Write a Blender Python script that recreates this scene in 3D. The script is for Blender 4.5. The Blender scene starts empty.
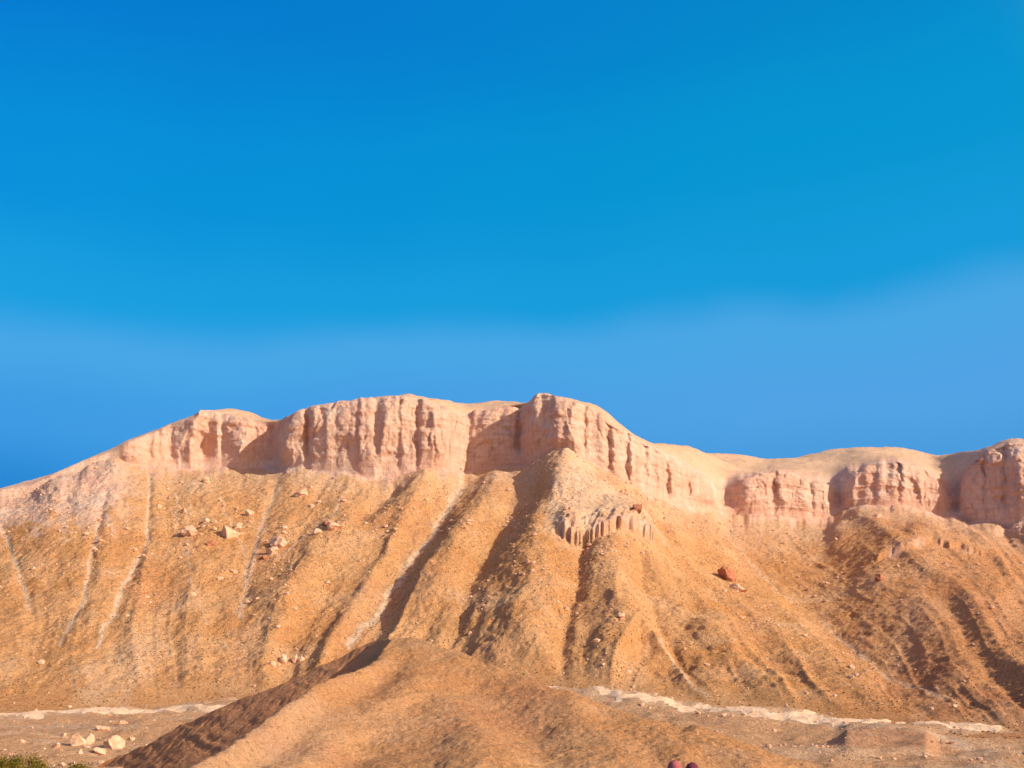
import bpy, math, random
import numpy as np
from mathutils import Vector, Matrix
random.seed(4); rng=np.random.default_rng(4)
scene=bpy.context.scene
F=983.0; HOR=650.0
PHI=math.atan((HOR-384)/F); CP,SP=math.cos(PHI),math.sin(PHI)
def zof(py,D):
    yc=(384-py)/F
    return D*(SP+yc*CP)/(CP-yc*SP)
def xof(px,D,z): return (px-512)/F*(D*CP+z*SP)
def proj(X,D,z):
    w=np.maximum(D*CP+z*SP,0.1)
    return 512+F*X/w, 384-F*(-D*SP+z*CP)/w
# ---------- camera ----------
cam=bpy.data.objects.new("camera",bpy.data.cameras.new("camera"))
scene.collection.objects.link(cam); scene.camera=cam
cam.data.sensor_width=36; cam.data.lens=F/1024*36
cam.data.clip_start=0.1; cam.data.clip_end=60000
cam.rotation_euler=(math.pi/2+PHI,0,0)
# ---------- noise ----------
def h3(ix,iy,iz,s):
    h=(ix.astype(np.int64)*374761393+iy.astype(np.int64)*668265263+iz.astype(np.int64)*2147483647+s*974634777)&0xffffffff
    h=((h^(h>>13))*1274126177)&0xffffffff
    h=((h^(h>>16))*2246822519)&0xffffffff
    return ((h^(h>>15))&0xffff)/32767.5-1.0
def vn(x,y,z=None,s=0):
    x,y=np.broadcast_arrays(np.asarray(x,float),np.asarray(y,float))
    xi=np.floor(x); yi=np.floor(y); fx=x-xi; fy=y-yi
    fx=fx*fx*fx*(fx*(fx*6-15)+10); fy=fy*fy*fy*(fy*(fy*6-15)+10)
    if z is None:
        o=np.zeros_like(xi)
        a=h3(xi,yi,o,s);b=h3(xi+1,yi,o,s);c=h3(xi,yi+1,o,s);d=h3(xi+1,yi+1,o,s)
        return (a*(1-fx)+b*fx)*(1-fy)+(c*(1-fx)+d*fx)*fy
    z=np.broadcast_to(np.asarray(z,float),x.shape)
    zi=np.floor(z); fz=z-zi; fz=fz*fz*fz*(fz*(fz*6-15)+10)
    r=0
    for k,wz in ((0,1-fz),(1,fz)):
        a=h3(xi,yi,zi+k,s);b=h3(xi+1,yi,zi+k,s);c=h3(xi,yi+1,zi+k,s);d=h3(xi+1,yi+1,zi+k,s)
        r=r+wz*((a*(1-fx)+b*fx)*(1-fy)+(c*(1-fx)+d*fx)*fy)
    return r
def fbm(x,y,z=None,o=4,s=0,g=0.5):
    r=0;a=1.0;f=1.0
    for i in range(o):
        r=r+a*vn(x*f+i*17.3,y*f-i*9.1,None if z is None else z*f+i*5.7,s+i)
        a*=g;f*=2.03
    return r
def ip(x,pts):
    p=np.array(pts,float); return np.interp(x,p[:,0],p[:,1])
def gs(a,n):
    k=np.exp(-0.5*(np.arange(-3*n,3*n+1)/n)**2);k/=k.sum()
    return np.convolve(np.pad(a,3*n,mode='edge'),k,mode='valid')
def sm(a,b,x):
    t=np.clip((x-a)/(b-a),0,1); return t*t*(3-2*t)
def dline(px,py,pts):
    best=np.full(px.shape,1e9); tt=np.zeros(px.shape); n=len(pts)-1
    for i in range(n):
        ax,ay=pts[i];bx,by=pts[i+1];dx,dy=bx-ax,by-ay
        t=np.clip(((px-ax)*dx+(py-ay)*dy)/(dx*dx+dy*dy),0,1)
        d=np.hypot(px-ax-t*dx,py-ay-t*dy)
        m=d<best; best=np.where(m,d,best); tt=np.where(m,(i+t)/n,tt)
    return best,tt
def grid_mesh(name,X,Y,Z,attrs,mat,smooth=True):
    r,c=X.shape
    me=bpy.data.meshes.new(name)
    co=np.stack([X,Y,Z],-1).reshape(-1,3).astype(np.float32)
    idx=np.arange(r*c).reshape(r,c)
    q=np.stack([idx[:-1,:-1],idx[:-1,1:],idx[1:,1:],idx[1:,:-1]],-1).reshape(-1,4).astype(np.int32)
    me.vertices.add(len(co)); me.vertices.foreach_set("co",co.ravel())
    me.loops.add(q.size); me.loops.foreach_set("vertex_index",q.ravel())
    me.polygons.add(len(q)); me.polygons.foreach_set("loop_start",np.arange(0,q.size,4,dtype=np.int32))
    me.polygons.foreach_set("loop_total",np.full(len(q),4,dtype=np.int32))
    me.polygons.foreach_set("use_smooth",np.full(len(q),smooth))
    me.update(calc_edges=True)
    for k,v in attrs.items():
        a=me.attributes.new(k,'FLOAT','POINT'); a.data.foreach_set("value",np.broadcast_to(v,X.shape).astype(np.float32).ravel())
    me.materials.append(mat)
    o=bpy.data.objects.new(name,me); scene.collection.objects.link(o); return o
# ---------- materials ----------
class NB:
    def __init__(s,name):
        s.m=bpy.data.materials.new(name); s.m.use_nodes=True; s.t=s.m.node_tree
        s.b=s.t.nodes["Principled BSDF"]; s.b.inputs["Roughness"].default_value=0.95
        s.b.inputs["Specular IOR Level"].default_value=0.0
        s.geo=s.t.nodes.new("ShaderNodeNewGeometry")
    def l(s,a,b): s.t.links.new(a,b)
    def pos(s,sc=(1,1,1)):
        n=s.t.nodes.new("ShaderNodeVectorMath");n.operation='MULTIPLY';n.inputs[1].default_value=sc
        s.l(s.geo.outputs["Position"],n.inputs[0]);return n.outputs[0]
    def noise(s,scale,detail=4,rough=0.55,sc=(1,1,1),lo=0.35,hi=0.65,dist=0):
        n=s.t.nodes.new("ShaderNodeTexNoise");n.inputs["Scale"].default_value=scale
        n.inputs["Detail"].default_value=detail;n.inputs["Roughness"].default_value=rough;n.inputs["Distortion"].default_value=dist
        s.l(s.pos(sc),n.inputs["Vector"])
        m=s.t.nodes.new("ShaderNodeMapRange");m.inputs[1].default_value=lo;m.inputs[2].default_value=hi
        s.l(n.outputs[0],m.inputs[0]);return m.outputs[0]
    def mix(s,f,a,b,mode='MIX'):
        n=s.t.nodes.new("ShaderNodeMix");n.data_type='RGBA';n.blend_type=mode;n.clamp_factor=True
        for sock,v in ((n.inputs[0],f),(n.inputs[6],a),(n.inputs[7],b)):
            if isinstance(v,(int,float)): sock.default_value=v
            elif isinstance(v,tuple): sock.default_value=(*v,1)
            else: s.l(v,sock)
        return n.outputs[2]
    def math(s,op,a,b):
        n=s.t.nodes.new("ShaderNodeMath");n.operation=op
        for sock,v in ((n.inputs[0],a),(n.inputs[1],b)):
            if isinstance(v,(int,float)): sock.default_value=v
            else: s.l(v,sock)
        return n.outputs[0]
    def attr(s,k):
        n=s.t.nodes.new("ShaderNodeAttribute");n.attribute_name=k;return n.outputs["Fac"]
    def bump(s,h,dist,strength=1.0,prev=None):
        n=s.t.nodes.new("ShaderNodeBump");n.inputs["Strength"].default_value=strength;n.inputs["Distance"].default_value=dist
        s.l(h,n.inputs["Height"])
        if prev is not None:s.l(prev,n.inputs["Normal"])
        return n.outputs[0]
    def fin(s,c,nrm=None):
        s.l(c,s.b.inputs["Base Color"])
        if nrm is not None:s.l(nrm,s.b.inputs["Normal"])
        return s.m
def terrain_mat(name,near=False,pk=0.0):
    b=NB(name)
    g=1.0 if not near else 3.0
    c=b.mix(b.noise(0.012,4),(0.78,0.37,0.135),(0.88,0.48,0.21))
    c=b.mix(b.math('MULTIPLY',b.noise(0.05*g,5,0.65),0.5),c,(0.66,0.285,0.09))
    c=b.mix(b.math('MULTIPLY',b.noise(0.02,4,0.6,lo=0.5,hi=0.7),0.55),c,(0.92,0.57,0.30))
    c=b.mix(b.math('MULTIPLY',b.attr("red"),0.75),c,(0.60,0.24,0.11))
    if pk: c=b.mix(pk,c,(0.93,0.58,0.34))
    pal=b.mix(b.noise(0.08*g,4),(0.96,0.70,0.46),(0.91,0.60,0.35))
    pm=b.math('MULTIPLY',b.attr("pale"),b.noise(0.12*g,4,0.7,lo=0.25,hi=0.42))
    c=b.mix(pm,c,pal)
    inv=b.math('SUBTRACT',1.0,b.attr("cliff"))
    sp=b.noise(0.42*g,5,0.75,lo=0.53,hi=0.61)
    c=b.mix(b.math('MULTIPLY',b.math('MULTIPLY',sp,0.5),inv),c,(0.32,0.12,0.035))
    sp2=b.noise(0.6*g,4,0.7,lo=0.55,hi=0.65)
    c=b.mix(b.math('MULTIPLY',b.math('MULTIPLY',sp2,0.5),inv),c,(0.96,0.67,0.40))
    k1=b.mix(b.noise(0.02,4),(0.92,0.53,0.355),(0.92,0.62,0.43))
    k1=b.mix(b.math('MULTIPLY',b.noise(0.25,4,0.6,sc=(0.08,0.08,1.0),lo=0.48,hi=0.64),0.4),k1,(0.78,0.38,0.22))
    k1=b.mix(b.math('MULTIPLY',b.noise(0.3,4,0.65,sc=(1,1,0.12),lo=0.50,hi=0.64),0.45),k1,(0.66,0.31,0.18))
    k1=b.mix(b.math('MULTIPLY',b.noise(0.05,4,0.7,lo=0.52,hi=0.66),0.5),k1,(0.97,0.76,0.58))
    c=b.mix(b.attr("cliff"),c,k1)
    n1=b.bump(b.noise(0.35*g,6,0.72,lo=0,hi=1),2.6/g)
    n2=b.bump(b.noise(0.9*g,4,0.7,lo=0,hi=1),1.4/g,1.0,n1)
    return b.fin(c,n2)
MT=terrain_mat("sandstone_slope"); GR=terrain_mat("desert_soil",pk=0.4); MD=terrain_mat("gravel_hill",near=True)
def simple(name,c1,c2,sc=1.0,bd=0.3):
    b=NB(name); c=b.mix(b.noise(sc,5,0.6),c1,c2); return b.fin(c,b.bump(b.noise(sc*2,6,0.7,lo=0,hi=1),bd))

# ---------- mountain ----------
cols=np.arange(-340,1376,1.2); nc=len(cols)
yt=ip(cols,[(-340,530),(-150,512),(-40,499),(0,491),(30,487),(65,470),(90,460),(112,454),(120,451),(128,444),(150,433),(165,427),(185,418),(205,409),(222,410),(240,416),(255,422),(272,427),(277,426),(284,418),(300,411),(330,402),(370,397),(410,393),(430,400),(447,406),(457,413),(465,415),(475,411),(490,410),(512,404),(526,405),(534,394),(545,392),(560,398),(580,403),(600,410),(608,423),(630,434),(640,441),(660,453),(680,466),(700,478),(713,492),(718,494),(730,484),(745,478),(760,473),(785,470),(800,475),(830,486),(845,474),(870,466),(895,461),(920,466),(938,480),(950,498),(960,484),(968,466),(985,452),(1008,441),(1030,443),(1060,452),(1100,450),(1200,455),(1376,450)])
yf=ip(cols,[(-340,536),(-150,518),(-40,505),(0,497),(30,493),(65,476),(90,466),(116,458),(125,463),(135,466),(200,468),(250,470),(280,468),(300,469),(330,474),(370,477),(400,477),(430,472),(455,468),(480,472),(520,466),(552,460),(575,463),(600,470),(620,484),(650,498),(680,504),(710,506),(722,509),(750,514),(790,517),(830,517),(850,510),(880,508),(900,507),(940,515),(970,522),(990,522),(1030,518),(1100,512),(1376,510)])
yh=ip(cols,[(-340,531),(0,492),(118,453),(208,412),(235,412),(255,419),(278,424),(300,413),(410,397),(440,402),(460,406),(500,406),(527,406),(540,396),(600,412),(640,445),(655,456),(668,455),(700,456),(740,458),(765,464),(790,460),(830,450),(860,447),(900,452),(930,457),(950,460),(970,454),(985,449),(1010,439),(1030,441),(1100,446),(1200,450),(1376,446)])
Df=ip(cols,[(-340,840),(0,850),(118,880),(205,900),(275,915),(284,875),(340,865),(400,855),(445,868),(456,900),(470,912),(520,905),(533,868),(560,850),(600,860),(620,880),(660,930),(700,985),(713,1010),(720,1060),(760,1060),(820,1085),(838,1100),(850,1082),(900,1070),(940,1090),(957,1110),(966,1070),(1024,1040),(1376,1000)])
Db=ip(cols,[(-340,450),(0,470),(200,500),(400,500),(530,495),(700,450),(850,400),(1024,360),(1376,340)])
yb=ip(cols,[(-340,716),(0,712),(200,705),(400,695),(530,688),(700,705),(850,721),(1024,735),(1376,740)])
ex=ip(cols,[(-340,1.15),(300,1.15),(560,1.1),(700,1.3),(1024,1.5),(1376,1.5)])
Hd=ip(cols,[(-340,60),(220,60),(250,110),(280,60),(430,80),(480,110),(530,60),(640,100),(668,380),(940,380),(975,90),(1040,90),(1376,300)])
def n1(sc,seed,o=3): return fbm(cols/sc,np.zeros(nc)+seed*3.1,None,o,seed)
clf=sm(112,130,cols)
yt=gs(yt,1)+n1(11,3)*1.5*clf+n1(30,4)*0.8
yfs=gs(yf,14); yf=gs(yf,3)+n1(25,5)*2.5+n1(8,15)*1.5*clf
yt=np.minimum(yt,yf-4); yh=gs(yh,4)+n1(60,6)*0.5
Df=gs(Df,3)+(n1(45,7,2)*8+n1(14,8,2)*3)*clf; Db=gs(Db,12);yb=gs(yb,12)
Df2=gs(Df,8); Df3=gs(Df,40)
zb=zof(yb,Db); zf=zof(yf,Df2); zfs=zof(yfs,Df3); zt=zof(yt,Df+14); Dh=Df2+gs(Hd,6); zh=zof(yh,Dh)
NS,NCL,NP,NBK=540,130,110,14
t=np.linspace(-0.04,1,NS)[:,None]
tt_=np.maximum(t,0); bl=sm(0.86,1.0,t)
Ds=Db+(Df3-Db)*t+(Df2-Df3)*bl; zs=zb+(zfs-zb)*tt_**ex-np.where(t<0,-t*60,0)+(zf-zfs)*bl
a=np.linspace(0,math.pi/2,NCL+1)[1:,None]
lean=22*np.clip((zt-zf)/60,0.2,1.3)
Dc=Df2+(Df-Df2)*sm(0,0.25,a)+lean*(1-np.cos(a)**0.75)
zc=zf+(zt-zf)*np.sin(a)**0.8
p=np.linspace(0,1,NP+1)[1:,None]
Dtop=Dc[-1]; Dtops=gs(Dtop,14); ztS=gs(zt,14)
Dp=Dtop*(1-sm(0,.15,p))+Dtops*sm(0,.15,p); Dp=Dp+(np.maximum(Dh,Dtops+30)-Dtops)*p
zst=zt*(1-sm(0,.2,p))+ztS*sm(0,.2,p)
zp=zst+(zh-zst)*np.sin(p*math.pi/2)**0.9
zp=zp+sm(650,700,cols)*(vn(cols/48+p*1.5,p*2.2+cols*0,None,9)*9-9)*np.sin(p*math.pi)**1.0*sm(960,930,cols)
bk=np.linspace(0,1,NBK+1)[1:,None]
Dk=Dp[-1]+600*bk; zk=zh-(zh+40)*(bk**1.4)
D=np.vstack([Ds,Dc,Dp,Dk]); Z=np.vstack([zs,zc,zp,zk])
PX=np.broadcast_to(cols,D.shape).copy(); X=xof(PX,D,Z)
_,PY=proj(X,D,Z)
row=np.arange(D.shape[0])[:,None]*np.ones((1,nc))
isS=row<NS; isC=(row>=NS)&(row<NS+NCL); isP=row>=NS+NCL
S=slice(0,NS); px=PX[S]; py=PY[S]; T=np.broadcast_to(t,px.shape)
kk=np.interp(px,[-340,0,150,300,480,560,640,900,1376],[-.1,.15,.1,.55,.75,.1,-.85,-1.0,-.8])
wx=fbm(px/90,py/90,None,2,31)*12+fbm(px/25,py/30,None,2,33)*3
u=px+kk*(py-475)+wx
fade=sm(0,0.12,T)*(1-0.7*sm(0.9,1.0,T))
def ridg(x,y,s,r=0.05): return 1-2*np.sqrt(vn(x,y,None,s)**2+r)
fl=ridg(u/66,py/300,41)*5.5+ridg(u/30+9,py/160,43,.02)*2.2+ridg(u/12+4,py/70,45,.02)*0.6
amp=np.interp(px,[-340,120,220,400,640,760,1376],[0.6,0.6,0.55,0.8,0.8,1.0,1.1])
dsp=fl*fade*amp
R=[
([(432,474),(398,500),(345,545),(295,600),(235,655)],8,22),
([(462,478),(438,520),(408,560),(378,605),(345,642)],-4,13),
([(505,474),(476,520),(446,570),(414,635)],8,20),
([(548,478),(514,520),(484,560),(456,640),(440,700)],-5,16),
([(560,461),(556,500),(534,560),(516,620),(500,690)],13,30),
([(585,545),(578,590),(568,640),(555,690)],-7,13),
([(562,461),(600,500),(618,550),(620,620),(640,690)],15,32),
([(640,562),(644,600),(668,650),(705,700)],-5,9),
([(625,500),(655,560),(690,620),(760,690)],9,26),
([(655,560),(676,600),(704,640)],-3,8),
([(716,512),(760,562),(820,604),(880,650),(965,700)],-9,26),
([(845,512),(885,560),(935,610),(1010,660)],10,36),
([(905,540),(960,555),(1040,620)],6,24),
([(1000,520),(1040,560),(1100,600)],-8,18),
([(150,470),(148,540),(122,592),(98,650)],-2.5,6),
([(110,480),(96,540),(88,590),(62,645)],-2.5,6),
([(282,475),(264,520),(247,570),(241,620)],-2.5,7),
([(205,475),(200,540),(180,620),(150,690)],4,34),
([(60,480),(50,540),(20,620)],5,28),
([(0,520),(20,580),(30,610)],-2,7),
([(398,486),(372,508),(352,528)],-5,9),
]
for pts,A,w in R:
    jx=fbm(px/30,py/30,None,2,61)*w*0.22
    d,tp=dline(px+jx,py,pts)
    wv=w*(0.6+0.9*tp)
    e=np.minimum(sm(-0.02,0.12,tp)*1.0+0.25,1)*(1-sm(0.75,1.0,tp)*0.95)
    if A>0: f=np.maximum(0,1-d/(wv*1.7)); f=f*f*(3-2*f)*0.75+0.25*np.exp(-d/wv)
    else: f=np.exp(-(d/wv)**1.5)
    dsp=dsp+A*e*f
Xs,Ysl,Zs=X[S],D[S],Z[S]
oc,_=dline(px,py,[(560,543),(590,540),(615,545),(650,552)])
led=np.exp(-(oc/7)**2)
stp=sm(2,-2,py-ip(px,[(545,547),(590,550),(615,552),(660,560)])+fbm(px/4,py/30,None,3,77)*3)*np.exp(-(np.maximum(0,np.abs(px-608)-42)/9)**2)*np.exp(-(np.maximum(0,548-py)/24)**2)
dsp=dsp+stp*9+led*fbm(px/5,py/4,None,3,78)*2.0
st2=sm(2,-2,py-ip(px,[(880,566),(930,556),(975,562)])+fbm(px/6,py/30,None,2,79)*2)*np.exp(-(np.maximum(0,np.abs(px-930)-45)/14)**2)*np.exp(-(np.maximum(0,556-py)/18)**2)
dsp=dsp+st2*4.5
dsp=dsp+sm(150,90,px)*sm(540,490,py)*(ridg(px/19+py/60,py/60,91)*1.7+fbm(px/6,py/6,None,2,92)*.8)
dsp=dsp+fade*(fbm(Xs/22,Ysl/22,None,3,51)*1.1+fbm(Xs/5,Ysl/6,None,3,52)*0.6+fbm(Xs/2,Ysl/2.4,None,2,54)*0.28)
Z[S]=Zs+dsp*0.85; D[S]=Ysl-dsp*0.45
X[S]=Xs*(D[S]/Ysl)
# cliff relief
C=slice(NS-6,NS+NCL); Xc,Yc,Zc=X[C].copy(),D[C].copy(),Z[C].copy()
hgt=np.clip((zt-zf)/50,0.1,1)
ed=np.interp(np.arange(Xc.shape[0]),[0,6,24,NCL-15,NCL+5],[0,.3,1,1,0.3])[:,None]
wv1=vn(Xc/40,Zc/40,None,100)*6+fbm(Xc/9,Zc/9,None,2,117)*1.8
butt=-np.abs(vn((Xc+wv1)/46,Yc/70,Zc/170,101))**0.8*13+4
butt=butt+sm(-.06,.06,vn((Xc+wv1)/21,Yc/60,Zc/55,102))*3.2
butt=butt+sm(-.05,.05,vn((Xc+wv1)/9+3,Yc/40,Zc/20,118))*1.1
butt=butt-sm(.12,0,np.abs(vn((Xc+wv1)/14,Yc/24,Zc/70,103)))*2.2*(0.5+0.5*vn(Xc/30,Yc/30,Zc/20,113))
zw=Zc+vn(Xc/50,Yc/50,None,116)*4
strata=sm(-.08,.08,vn(Xc/200,Yc/200,zw/11,104))*1.2+vn(Xc/60,Yc/60,zw/2.6,105)*0.5
rough=fbm(Xc/6,Yc/6,Zc/6,5,106,.6)*1.0
cv=np.exp(-((PX[C]-203)/9)**2)*np.exp(-((PY[C]-448)/22)**2)*12+np.exp(-((PX[C]-222)/3)**2)*4
cv=cv+sum(np.exp(-((PX[C]+fbm(PY[C]/9,PX[C]*0,None,2,119)*2-c0)/w0)**2)*a0 for c0,w0,a0 in ((160,2.5,4),(308,3,8),(358,2,2),(400,2,2),(418,2.5,4),(470,4,5),(520,3,7),(585,2.5,5),(610,3.5,9),(628,2.5,5),(645,3,7),(668,3,7),(690,3,6),(775,3,4),(812,3,5),(900,3,4),(925,2,4),(985,2,3),(1005,3,4)))
cd=(butt+strata+rough-cv)*hgt*ed
D[C]=Yc-cd; X[C]=Xc*(D[C]/Yc)+hgt*ed*fbm(Xc/9,Yc/9,Zc/9,2,108)*0.8
Z[C]=Zc+hgt*ed*fbm(Xc/5,Yc/5,Zc/5,3,107)*0.5
P=slice(NS+NCL,None); Z[P]+=(fbm(X[P]/60,D[P]/60,None,4,111)*2+fbm(X[P]/9,D[P]/9,None,3,112)*0.7)*np.interp(np.arange(Z[P].shape[0]),[0,12,30],[0,0.5,1])[:,None]
# masks
rn=fbm(PX/9,PY/9,None,4,121)*6
cliff=np.where(isC,1.0,0.0)*clf
cliff=cliff+np.where(isS,sm(7,0,PY-yf[None,:]+rn*0.7)*clf,0)
pr_=np.clip((row-NS-NCL)/NP,0,1)
cliff=cliff+np.where(isP,sm(.12,0,pr_)+0.2,0)*clf
cliff=np.where(isP&(PX>955),0.8,cliff)
talus=np.where(isS,sm(40,0,PY-yf[None,:]+rn),0)*0.5
pale=talus
lf=np.where(isS,sm(150,105,PX+rn*2)*sm(548,508,PY+rn*2.5+0.1*PX),0)
pale=np.maximum(pale,lf); cliff=np.maximum(cliff,lf*0.85)
pale=np.maximum(pale,np.where(isS,0,1)*(1-clf)*0.9); cliff=np.maximum(cliff,np.where(isS,0,1)*(1-clf)*0.85)
tri=np.where(isS,sm(560,534,PY+rn*1.8)*sm(0,18,(PY-463)*0.68+14-np.abs(PX-(568+0.42*(PY-460)))+rn*0.9),0)
pale=np.maximum(pale,tri*0.8); cliff=np.maximum(cliff,tri*.1)
cliff=np.maximum(cliff,np.where(isS,np.exp(-(dline(PX,PY,[(560,545),(590,547),(615,550),(652,557)])[0]/6)**2),0)*sm(-3,3,rn+1)*0.8)
cliff=np.maximum(cliff,np.where(isS,np.exp(-(dline(PX,PY,[(890,563),(930,556),(970,561)])[0]/4)**2),0)*sm(-3,3,rn+1)*0.6)
tr=[([(462,478),(438,520),(408,560),(378,605),(345,642)],3.0,1.),([(150,470),(148,540),(122,592),(98,650)],1.9,1.),([(110,480),(96,540),(88,590),(62,645)],1.9,1.),
([(282,475),(264,520),(247,570),(241,620)],3,.7),([(0,520),(20,580),(30,610)],2.2,.8),([(175,490),(176,540)],1.5,.6),([(215,480),(228,520),(245,560)],1.5,.5),([(820,604),(880,650),(965,700)],1.8,.5),
([(660,650),(705,700)],1.3,.8),([(355,482),(330,520),(280,560)],2,.5),([(190,478),(186,560),(205,630)],1.5,.5),([(730,530),(790,590)],1.5,.5)]
for pts,w,A in tr:
    d,_=dline(PX+fbm(PX/14,PY/14,None,3,131)*3.5,PY,pts); pale=np.maximum(pale,np.where(isS,np.exp(-(d/w)**2)*A,0))
d,_=dline(PX,PY,[(95,690),(120,675),(150,655)]); pale=np.maximum(pale,np.where(isS,sm(28,10,d+rn*1.5),0)*0.35)
pale=np.maximum(pale,np.where(isP,0.7,0))
pale=pale+np.where(isS,sm(0.3,1.0,fbm((PX+0.5*(PY-475))/20,PY/120,None,3,141)),0)*0.12
red=np.where(isS,sm(780,960,PX+rn)*0.6+sm(740,820,PX)*sm(560,520,PY)*0.3,0)
red=red+np.where(isS,sm(0.1,0.8,fbm(PX/50,PY/35,None,3,151))*0.35,0)
mount=grid_mesh("mountain",X,D,Z,{"cliff":np.clip(cliff,0,1),"pale":np.clip(pale,0,1),"red":np.clip(red,0,1)},MT)
MX,MY,MZ=X,D,Z; MPX,MPY=proj(X,D,Z)

# ---------- ground ----------
gc=np.arange(-340,1376,2.0)
v=np.linspace(0,1,620)[:,None]
Dbg=np.interp(gc,cols,Db)+14; zbg=np.interp(gc,cols,zb)
G=6*(Dbg/6)**(v**0.62)
gz=np.interp(G,[0,6,16,60,120,190,260,300],[-1.7,-2.3,-3.55,-12.5,-19.5,-26.5,-30,-30.3])
zbase=np.interp(G/Dbg,[0,0.6,0.97,1],[0,0,1,1])
gz=gz+(zbg+30.3)*zbase*sm(0,1,zbase)
GPX=np.broadcast_to(gc,G.shape); GX=xof(GPX,G,gz); _,GPY=proj(GX,G,gz)
far=sm(150,280,G)
gz=gz+far*(fbm(GX/45,G/45,None,4,201)*1.9+fbm(GX/9,G/9,None,3,202)*0.55)+ (1-far)*sm(12,40,G)*fbm(GX/12,G/12,None,3,203)*0.4
rd=ip(gc,[(-340,718),(0,716),(60,714),(130,712),(300,712),(500,684),(530,684),(560,689),(620,700),(700,709),(760,716),(830,722),(900,724),(1024,731),(1376,742)])[None,:]
rw=ip(gc,[(-340,3),(0,3.2),(130,2.6),(500,2),(560,3),(700,4.6),(800,4.2),(860,3.2),(1024,3),(1376,3)])[None,:]
rd=rd+(fbm(gc/45,gc*0,None,3,17)*2)[None,:]
jn=fbm(GPX/18,GPY/5,None,4,211)*3
dd=(GPY-rd)/rw
bank=sm(1.4,0.2,np.abs(dd+jn*0.2))
gz=gz+np.exp(-(np.maximum(0,-dd-0.3)/2)**2)*sm(1.0,-0.6,dd)*1.6+bank*fbm(GX/6,G/6,None,3,212)*0.3
hump,_=dline(GPX,GPY,[(850,742),(880,738),(925,745)])
gz=gz+np.exp(-(hump/10)**2)*3.5
gred=sm(16,4,hump)*0.9+sm(0.1,0.9,fbm(GX/40,G/25,None,3,213))*0.5
side,_=dline(GPX+jn*2,GPY,[(1000,768),(985,750),(940,738),(850,733)])
gp=np.maximum(bank*0.85,sm(0.2,0.8,fbm(GX/30,G/12,None,4,214))*0.4); gp=np.maximum(gp,np.exp(-(side/3)**2)*.8)
ground=grid_mesh("ground",GX,G,gz,{"cliff":np.zeros(G.shape),"pale":np.clip(gp,0,1),"red":np.clip(gred,0,1)},GR)
from_m=bank>0.6
RM=simple("pale_dirt",(0.95,0.68,0.43),(0.84,0.51,0.27),0.35,0.8)
r_,c_=G.shape; idx=np.arange(r_*c_).reshape(r_,c_)
q=np.stack([idx[:-1,:-1],idx[:-1,1:],idx[1:,1:],idx[1:,:-1]],-1).reshape(-1,4)
q=q[from_m.ravel()[q].all(1)]
us,inv=np.unique(q,return_inverse=True)
co=np.stack([GX.ravel()[us],G.ravel()[us],gz.ravel()[us]+0.06],-1)
me=bpy.data.meshes.new("dirt_road"); me.from_pydata(co.tolist(),[],inv.reshape(-1,4).tolist()); me.materials.append(RM)
me.polygons.foreach_set("use_smooth",np.full(len(me.polygons),True))
scene.collection.objects.link(bpy.data.objects.new("dirt_road",me))
b=NB("far_plain"); fm=b.fin(b.mix(b.noise(0.004,6),(0.46,0.26,0.12),(0.56,0.36,0.2)))
ang=np.linspace(0,2*math.pi,97)[None,:]; rr=np.array([2,60,300,900,3000,9000,25000.])[:,None]
grid_mesh("plain",rr*np.cos(ang),rr*np.sin(ang),-34-rr*0.0+0*ang,{"cliff":0*rr*ang},fm)

# ---------- foreground hill ----------
hc=np.arange(-10,960,1.0)
ys=ip(hc,[(-10,818),(20,803),(60,785),(100,765),(150,743),(200,718),(250,697),(300,677),(340,659),(370,645),(390,639.5),(410,642),(450,654),(520,679),(600,704),(680,727),(750,747),(830,768),(900,790),(960,812)])
ys=gs(ys,7)+fbm(hc/22,hc*0,None,3,301)*0.7
NV=420
v=np.linspace(0,1,NV)[:,None]
HY=890+(ys-890)*v
HX=np.broadcast_to(hc,HY.shape)
xc=np.interp(HY,[639,660,680,710,740,768,800,890],[396,378,354,318,278,236,192,70])+fbm(HY/26,HY*0,None,2,302)*5
Dcr=np.interp(HY,[639,680,710,740,768,800,890],[248,212,190,168,150,134,112])
qd=HX-xc
HD=Dcr+np.where(qd<0,np.maximum(285-Dcr,0)*(0.4*(1-np.exp(qd/9.))+0.6*np.clip(-qd/130,0,1)),0)
HD=HD+np.where(qd>0,-10*np.exp(-((qd-50)/40)**2)*sm(0,60,HY-645)+ sm(300,700,qd)*14,0)
zz=zof(HY,HD)
bkv=np.linspace(0,1,70)[1:,None]
HDb=HD[-1]+130*bkv; zzb=zz[-1]-95*bkv**1.35-2*bkv
HD=np.vstack([HD,HDb]); zz=np.vstack([zz,zzb]); HXX=np.broadcast_to(hc,HD.shape)
XX=xof(HXX,HD,zz)
HPY=proj(XX,HD,zz)[1]
QD=np.vstack([qd,np.repeat(qd[-1:],len(bkv),0)])
dn=fbm(XX/30,HD/30,None,3,311)*0.6+fbm(XX/4,HD/4,None,4,312)*0.22+fbm(XX/1.1,HD/1.1,None,2,315)*0.13
frn=sm(644,690,HPY)*(np.arange(HD.shape[0])[:,None]<NV)
dn=dn+frn*4.2*np.exp(-((QD-6)/15)**2)*np.exp(-np.maximum(0,-QD)/2.0)
dn=dn-frn*3*np.exp(-((QD+16)/12)**2)
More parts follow.
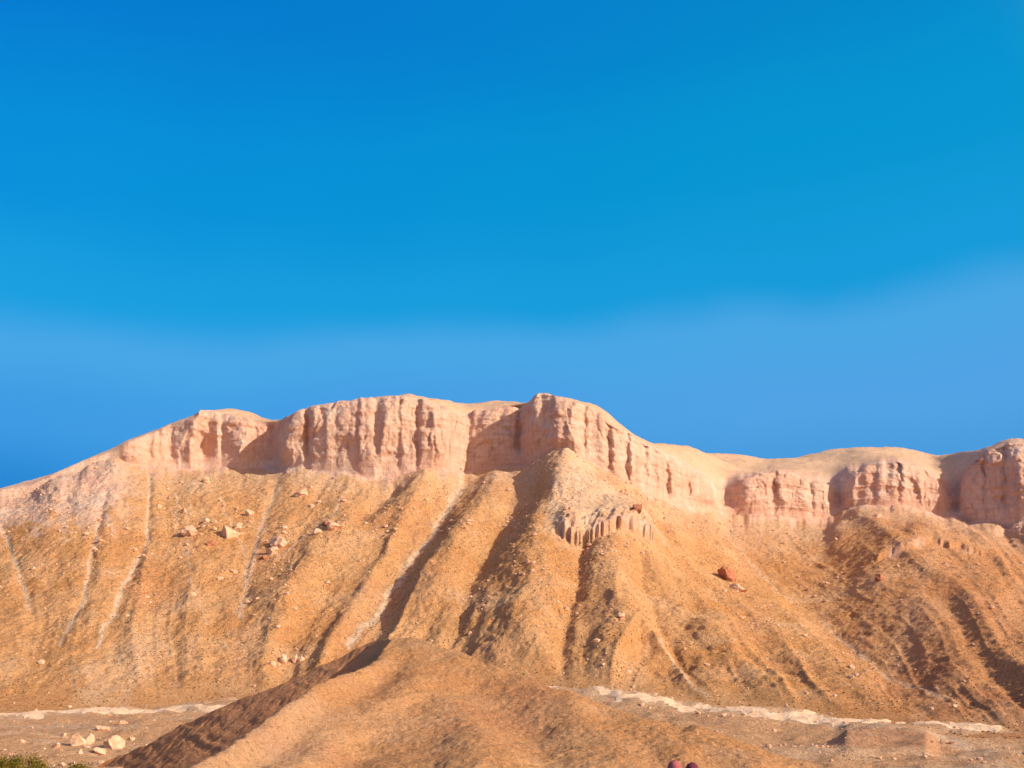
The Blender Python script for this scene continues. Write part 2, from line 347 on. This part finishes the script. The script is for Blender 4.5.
for pts,A,w in [([(395,645),(440,690),(470,730),(480,800)],1.4,34),([(405,650),(480,690),(530,730),(570,800)],-1.2,26),([(420,645),(560,700),(680,760)],1.4,28),([(600,712),(640,740),(680,790)],-1.1,16),([(380,680),(360,730),(350,800)],-0.9,22),([(700,735),(760,768)],1.0,14)]:
    d,_=dline(HXX,HPY,pts); dn=dn+A*np.exp(-(d/w)**2)
terr=vn(XX/25,HD/25,zz/0.8+fbm(XX/12,HD/12,None,2,316)*0.8,314)*0.24
zz=zz+dn+terr
redh_shade=sm(0,1,fbm(XX/22,HD/22,None,3,321))*0.5+0.2+sm(-4,-22,QD)*0.6  # last term paints shade into the soil colour left of the crest
hp=sm(0.2,1,fbm(XX/18,HD/10,None,3,322))*0.15*sm(-5,10,QD)+.3*np.exp(-((QD-30)/50)**2)*sm(700,760,HPY)
grid_mesh("hill",XX,HD,zz,{"cliff":np.zeros(HD.shape),"pale":np.clip(hp,0,1),"red":np.clip(redh_shade,0,1)},MD)

# ---------- lookup ----------
allX=np.concatenate([MX[:NS].ravel(),GX.ravel()]);allY=np.concatenate([MY[:NS].ravel(),G.ravel()]);allZ=np.concatenate([MZ[:NS].ravel(),gz.ravel()])
apx,apy=proj(allX,allY,allZ)
def hit(x,y):
    m=np.where((np.abs(apx-x)<2.5)&(np.abs(apy-y)<2)&(allY>20))[0]
    if len(m)==0:return None
    i=m[np.argmin(allY[m])]; return Vector((allX[i],allY[i],allZ[i]))
# ---------- boulders ----------
import bmesh
BP=simple("pale_boulder",(0.84,0.54,0.34),(0.64,0.35,0.19),0.5,0.5)
BR=simple("red_boulder",(0.36,0.12,0.06),(0.54,0.23,0.12),0.5,0.5)
def boulder(x,y,w,h,mat,seed):
    p=hit(x,y)
    if p is None:return
    s=p.y/F*1.0; bm=bmesh.new(); bmesh.ops.create_icosphere(bm,subdivisions=4,radius=1)
    V=np.array([v.co[:] for v in bm.verts]); rs=np.random.default_rng(seed)
    for k in range(16):
        n=rs.normal(size=3); n/=np.linalg.norm(n); o=rs.uniform(0.5,0.85); dd=V@n-o
        V=V-np.where(dd>0,dd,0)[:,None]*n
    V=V*(1+0.15*fbm(V[:,0]*2+seed,V[:,1]*2,V[:,2]*2,4,seed))[:,None]
    V=V*np.array([w*s*0.6,w*s*0.6,h*s*0.8])
    for vv,c in zip(bm.verts,V): vv.co=c
    me=bpy.data.meshes.new("boulder"); bm.to_mesh(me); bm.free(); me.materials.append(mat)
    o=bpy.data.objects.new("boulder",me); o.location=p+Vector((0,0,h*s*0.12)); o.rotation_euler=(0,rs.uniform(-.25,.25),rs.uniform(-.5,.5)); scene.collection.objects.link(o)
for i,bb in enumerate([(190,533,15,10,0),(230,535,16,14,0),(278,543,18,14,0),(274,551,12,8,0),(334,527,15,10,0),(300,493,16,7,0),(252,512,8,6,0),(316,531,8,5,0),(730,577,18,17,1),(739,588,16,7,0),(285,661,8,9,0),(293,660,7,9,0),(274,664,7,5,0),(74,743,14,13,0),(90,742,12,12,0),(116,746,20,11,0),(102,752,14,8,0),(58,746,9,6,0),(640,508,12,7,1),(655,520,8,4,0),(878,578,10,6,1),(902,600,8,4,0),(120,722,10,4,0),(104,728,12,5,0),(880,515,7,5,0),(468,632,5,3,0),(208,480,9,5,0),(213,543,9,5,1),(325,523,8,4,1),(82,752,6,4,0),(132,738,7,4,0),(66,735,6,4,0),(240,525,8,6,0),(205,520,7,5,0),(262,556,7,5,1),(312,505,7,5,0),(235,570,7,4,0),(345,500,7,4,0),(160,505,6,4,0)]):
    boulder(*bb[:4],BR if bb[4] else BP,500+i)
def scatter(name,n,pick,size,mat,seed,zs=.7):
    rs=np.random.default_rng(seed)
    ico=bmesh.new(); bmesh.ops.create_icosphere(ico,subdivisions=1,radius=1)
    V0=np.array([v.co[:] for v in ico.verts]); F0=np.array([[v.index for v in f.verts] for f in ico.faces]); ico.free()
    P=pick(rs,n); n=len(P)
    s=size(rs,n)
    V=V0[None]*(1+rs.uniform(-.35,.25,(n,len(V0),1)))*s[:,None,None]*np.array([1,1,zs])+P[:,None,:]+np.array([0,0,.2])*s[:,None,None]
    Fc=F0[None]+(np.arange(n)*len(V0))[:,None,None]
    me=bpy.data.meshes.new(name); me.from_pydata(V.reshape(-1,3).tolist(),[],Fc.reshape(-1,3).tolist()); me.materials.append(mat)
    scene.collection.objects.link(bpy.data.objects.new(name,me))
cl=fbm(MPX[:NS]/35,MPY[:NS]/22,None,3,401)
wgt=(sm(-0.1,0.9,cl)+0.05)*(0.15+sm(640,480,MPY[:NS]))*(1+2.5*np.exp(-((MPX[:NS]-700)/90)**2*0.5)*0.6)
out_=((MPX[:NS]<-100)|(MPX[:NS]>1124)).ravel()
wgt=wgt.ravel(); wgt[out_]=0; wgt/=wgt.sum()
MC=np.stack([MX[:NS].ravel(),MY[:NS].ravel(),MZ[:NS].ravel()],-1)
scatter("talus_rocks",9000,lambda rs,n:MC[rs.choice(len(MC),n,p=wgt)],lambda rs,n:0.3+rs.pareto(3.0,n).clip(0,4)*0.48,BP,7)
w2=(0.25+sm(0,.9,fbm(MPX[:NS]/22,MPY[:NS]/16,None,3,403))).ravel(); w2[out_]=0; w2/=w2.sum()
SC=simple("dry_scrub",(0.26,0.14,0.05),(0.14,0.075,0.03),0.8,0.1)
scatter("desert_scrub",8000,lambda rs,n:MC[rs.choice(len(MC),n,p=w2)],lambda rs,n:rs.uniform(.22,.5,n),SC,9,.9)
gw=(sm(250,285,G)*(0.2+sm(0,1,fbm(GX/25,G/12,None,3,402)))*(1+2*bank)).ravel(); gw/=gw.sum()
GC=np.stack([GX.ravel(),G.ravel(),gz.ravel()],-1)
scatter("ground_rocks",3500,lambda rs,n:GC[rs.choice(len(GC),n,p=gw)],lambda rs,n:0.15+rs.pareto(2.8,n).clip(0,4)*0.25,BP,8)

# ---------- shrub ----------
def shrub(px_,D_,ztop,wid,seed):
    rs=np.random.default_rng(seed); zg=float(np.interp(D_,[60,120,190],[-12.5,-19.5,-26.5]))
    x0=float(xof(px_,D_,ztop)); parent=bpy.data.objects.new("shrub",None); parent.location=(x0,D_,zg); scene.collection.objects.link(parent)
    H=ztop-zg; bm=bmesh.new(); ends=[]
    for k in range(26):
        an=rs.uniform(0,6.28); R=rs.uniform(.1,1)**.6*wid; e=Vector((math.cos(an)*R,math.sin(an)*R,H*rs.uniform(.6,1.0)*(1-0.3*(R/wid)**2))); ends.append(e)
        pr=Vector((rs.uniform(-.2,.2),rs.uniform(-.2,.2),-0.3)); r0=.11; ring0=None
        for j in range(6):
            f=j/5; c=pr.lerp(e,f)+Vector((0,0,math.sin(f*3.1)*.4)); r=r0*(1-f*.8)
            ring=[bm.verts.new(c+Vector((math.cos(q_)*r,math.sin(q_)*r,0))) for q_ in (0,1.57,3.14,4.71)]
            if ring0:
                for q_ in range(4): bm.faces.new((ring0[q_],ring0[(q_+1)%4],ring[(q_+1)%4],ring[q_]))
            ring0=ring
    me=bpy.data.meshes.new("branches"); bm.to_mesh(me); bm.free(); me.materials.append(simple("bark",(0.16,0.10,0.06),(0.1,0.06,0.04),3,0.02))
    o=bpy.data.objects.new("branches",me); o.parent=parent; scene.collection.objects.link(o)
    vs=[];fs=[]
    for e in ends:
        for k in range(420):
            c=np.array(e)+rs.normal(size=3)*np.array([.5,.5,.42]); a1=rs.normal(size=3);a1/=np.linalg.norm(a1);b1=np.cross(a1,rs.normal(size=3));b1/=np.linalg.norm(b1)
            L=rs.uniform(.07,.19); n=len(vs); vs+= [c-a1*L,c+b1*L*.4,c+a1*L,c-b1*L*.4]; fs.append((n,n+1,n+2,n+3))
    me=bpy.data.meshes.new("foliage"); me.from_pydata([tuple(x) for x in vs],[],fs); me.materials.append(simple("leaves",(0.30,0.20,0.03),(0.06,0.06,0.012),1.2,0.02))
    o=bpy.data.objects.new("foliage",me); o.parent=parent; scene.collection.objects.link(o)
shrub(14,125,float(zof(751,125)),3.8,1)
shrub(76,132,float(zof(765,132)),1.6,2)
shrub(-70,130,float(zof(752,130)),3.6,3)

# ---------- people ----------
def flat(name,c):
    b=NB(name); return b.fin(b.mix(b.noise(18,3),c,tuple(x*.75 for x in c)))
skin=flat("skin",(0.42,0.24,0.16))
def person(px_,D_,top,cloth,scarf,yaw):
    g=float(np.interp(D_,[6,16,60],[-2.3,-3.55,-12.5])); zt_=float(zof(top,D_)); H=zt_-g; k=H/1.68
    par=bpy.data.objects.new("person",None); par.location=(float(xof(px_,D_,zt_)),D_,g); par.rotation_euler=(0,0,yaw); scene.collection.objects.link(par)
    pts=[(0,0,.92,.15),(0,0,1.12,.13),(0,.0,1.32,.15),(0,0,1.42,.07),(0,.01,1.5,.06),
     (.17,0,1.36,.055),(.21,-.02,1.1,.042),(.19,.06,.88,.033),(-.17,0,1.36,.055),(-.21,-.02,1.1,.042),(-.19,.06,.88,.033),
     (.09,0,.86,.10),(.1,.02,.48,.065),(.1,0,.08,.045),(.1,.13,.04,.04),(-.09,0,.86,.10),(-.1,.02,.48,.065),(-.1,0,.08,.045),(-.1,.13,.04,.04)]
    ed=[(0,1),(1,2),(2,3),(3,4),(2,5),(5,6),(6,7),(2,8),(8,9),(9,10),(0,11),(11,12),(12,13),(13,14),(0,15),(15,16),(16,17),(17,18)]
    me=bpy.data.meshes.new("body"); me.from_pydata([(x*k,y*k,z*k) for x,y,z,r in pts],ed,[])
    o=bpy.data.objects.new("body",me); scene.collection.objects.link(o); o.parent=par
    m=o.modifiers.new("s",'SKIN')
    for i,(x,y,z,r) in enumerate(pts): me.skin_vertices[0].data[i].radius=(r*k,r*k*.8)
    me.skin_vertices[0].data[0].use_root=True
    o.modifiers.new("u",'SUBSURF').levels=2; o.modifiers["u"].render_levels=2; me.materials.append(cloth)
    def blob(nm,loc,sc,mat,fn=None):
        bm=bmesh.new(); bmesh.ops.create_uvsphere(bm,u_segments=24,v_segments=16,radius=1)
        for v_ in bm.verts:
            c=v_.co.copy()
            if fn:c=fn(c)
            v_.co=Vector((c.x*sc[0],c.y*sc[1],c.z*sc[2]))*k
        for f in bm.faces:f.smooth=True
        me=bpy.data.meshes.new(nm); bm.to_mesh(me); bm.free(); me.materials.append(mat)
        q=bpy.data.objects.new(nm,me); q.location=Vector(loc)*k; q.parent=par; scene.collection.objects.link(q)
    def hd(c):
        if c.z<0: c.x*=1+.25*c.z; c.y=c.y*(1+.1*c.z)
        return c
    blob("head",(0,.01,1.565),(.075,.095,.115),skin,hd)
    blob("nose",(0,.105,1.555),(.012,.02,.02),skin)
    dk=flat("dark_detail",(.03,.02,.02))
    for sx in(-1,1):
        blob("eye",(.03*sx,.092,1.575),(.012,.008,.007),dk); blob("ear",(.078*sx,0,1.56),(.012,.02,.03),skin)
        hp_=[(.19*sx,.06,.90,.020),(.19*sx,.07,.85,.022),(.19*sx,.08,.81,.020)]; he=[(0,1),(1,2)]
        for fi,(fy,ln) in enumerate(((.045,.065),(.062,.075),(.08,.07),(.095,.055))):
            n=len(hp_); hp_+= [(.19*sx,fy+.01,.80,.009),(.188*sx,fy+.014,.80-ln*.5,.0085),(.18*sx,fy+.016,.80-ln,.007)]; he+=[(2,n),(n,n+1),(n+1,n+2)]
        n=len(hp_); hp_+=[(.185*sx,.105,.84,.010),(.18*sx,.12,.81,.009)]; he+=[(1,n),(n,n+1)]
        hm=bpy.data.meshes.new("hand"); hm.from_pydata([(x*k,y*k,z*k) for x,y,z,r in hp_],he,[])
        ho=bpy.data.objects.new("hand",hm); ho.parent=par; scene.collection.objects.link(ho); ho.modifiers.new("s",'SKIN')
        for i,(x,y,z,r) in enumerate(hp_): hm.skin_vertices[0].data[i].radius=(r*k,r*k)
        hm.skin_vertices[0].data[0].use_root=True; ho.modifiers.new("u",'SUBSURF').render_levels=1; hm.materials.append(skin)
    blob("mouth",(0,.093,1.51),(.022,.008,.006),flat("lips",(.35,.12,.1)))
    def sc(c):
        n=.03*math.sin(c.z*14+c.x*5); c=c*(1+n)
        if c.z<-.2: c.x*=1.15;c.y=c.y*1.1-.1
        if c.y>.45: c.y=.45+(c.y-.45)*.2
        return c
    blob("headscarf",(0,-.015,1.565),(.098,.115,.125),scarf,sc)
person(674,15.5,761,flat("maroon_cloth",(.25,.04,.05)),flat("dusty_pink_cloth",(.45,.13,.12)),.15)
person(692,16.2,763,flat("dark_cloth",(.05,.04,.06)),flat("plum_cloth",(.18,.045,.06)),-.2)

# ---------- light ----------
AZ=math.radians(63); EL=math.radians(26.5)
sd=Vector((math.sin(AZ)*math.cos(EL),-math.cos(AZ)*math.cos(EL),math.sin(EL)))
sl=bpy.data.lights.new("sun",'SUN'); sl.energy=5.0; sl.angle=math.radians(.5); sl.color=(1,.95,.84)
so=bpy.data.objects.new("sun",sl); so.rotation_euler=sd.to_track_quat('Z','Y').to_euler(); scene.collection.objects.link(so)
w=bpy.data.worlds.new("World"); scene.world=w; w.use_nodes=True; nt=w.node_tree; nt.nodes.clear()
N=nt.nodes.new; L=nt.links.new
out=N("ShaderNodeOutputWorld"); bg=N("ShaderNodeBackground"); L(bg.outputs[0],out.inputs[0])
sky=N("ShaderNodeTexSky"); sky.sky_type='NISHITA'; sky.sun_disc=False; sky.sun_elevation=EL; sky.sun_rotation=math.pi-AZ
tc=N("ShaderNodeTexCoord"); sep=N("ShaderNodeSeparateXYZ"); L(tc.outputs["Generated"],sep.inputs[0])
def M(op,a,b=0.0):
    n=N("ShaderNodeMath");n.operation=op
    for s_,v_ in((n.inputs[0],a),(n.inputs[1],b)):
        if isinstance(v_,(int,float)):s_.default_value=v_
        else:L(v_,s_)
    return n.outputs[0]
nz=N("ShaderNodeTexNoise"); nz.inputs["Scale"].default_value=3.0; nz.inputs["Detail"].default_value=3
L(tc.outputs["Generated"],nz.inputs["Vector"])
el=M('ADD',sep.outputs[2],M('MULTIPLY',M('SUBTRACT',nz.outputs[0],0.5),0.07)); el=M('SUBTRACT',el,M('MULTIPLY',sep.outputs[0],0.030))
def ramp(st):
    cr=N("ShaderNodeValToRGB"); L(el,cr.inputs[0]); cr.color_ramp.interpolation='EASE'
    e_=cr.color_ramp.elements
    e_[0].position=st[0][0]; e_[0].color=(*st[0][1],1); e_[1].position=1; e_[1].color=(*st[-1][1],1)
    for p_,c_2 in st[1:-1]:
        x_=e_.new(p_); x_.color=(*c_2,1)
    return cr.outputs[0]
ra=ramp([(0.0,(.03,.25,.68)),(0.16,(.014,.24,.66)),(0.23,(.045,.325,.77)),(0.29,(.060,.385,.80)),(0.33,(.008,.35,.76)),(0.42,(.000,.285,.71)),(0.60,(.000,.185,.64)),(1.0,(.02,.10,.3))])
rb=ramp([(0.0,(.07,.34,.73)),(0.16,(.065,.33,.73)),(0.23,(.080,.37,.79)),(0.29,(.070,.385,.79)),(0.34,(.006,.33,.71)),(0.45,(.000,.305,.65)),(0.60,(.000,.24,.60)),(1.0,(.02,.10,.3))])
mx=N("ShaderNodeMix"); mx.data_type='RGBA'; mr=N("ShaderNodeMapRange"); mr.inputs[1].default_value=-.45; mr.inputs[2].default_value=.25; L(sep.outputs[0],mr.inputs[0])
L(mr.outputs[0],mx.inputs[0]); L(ra,mx.inputs[6]); L(rb,mx.inputs[7])
dt=N("ShaderNodeVectorMath"); dt.operation='DOT_PRODUCT'; L(tc.outputs["Generated"],dt.inputs[0]); dt.inputs[1].default_value=sd
au=M('POWER',M('MAXIMUM',M('SUBTRACT',dt.outputs["Value"],0.25),0.0),2.0)  # warm glow around the sun, added to the sky as fill for shadows
def VM(op,a,b):
    n=N("ShaderNodeVectorMath");n.operation=op
    for s_,v_ in((n.inputs[0],a),(n.inputs[1],b)):
        if isinstance(v_,tuple):s_.default_value=v_
        else:L(v_,s_)
    return n.outputs[0]
auc=N("ShaderNodeCombineXYZ"); L(M('MULTIPLY',au,3.4),auc.inputs[0]);L(M('MULTIPLY',au,1.6),auc.inputs[1]);L(M('MULTIPLY',au,0.5),auc.inputs[2])
tot=VM('ADD',VM('MULTIPLY',mx.outputs[2],(.98,.98,.98)),VM('MULTIPLY',sky.outputs[0],(.002,.002,.002)))
tot=VM('ADD',tot,auc.outputs[0])
L(tot,bg.inputs[0]); bg.inputs[1].default_value=1.0
scene.view_settings.view_transform='Standard'; scene.view_settings.look='None'; scene.view_settings.exposure=0
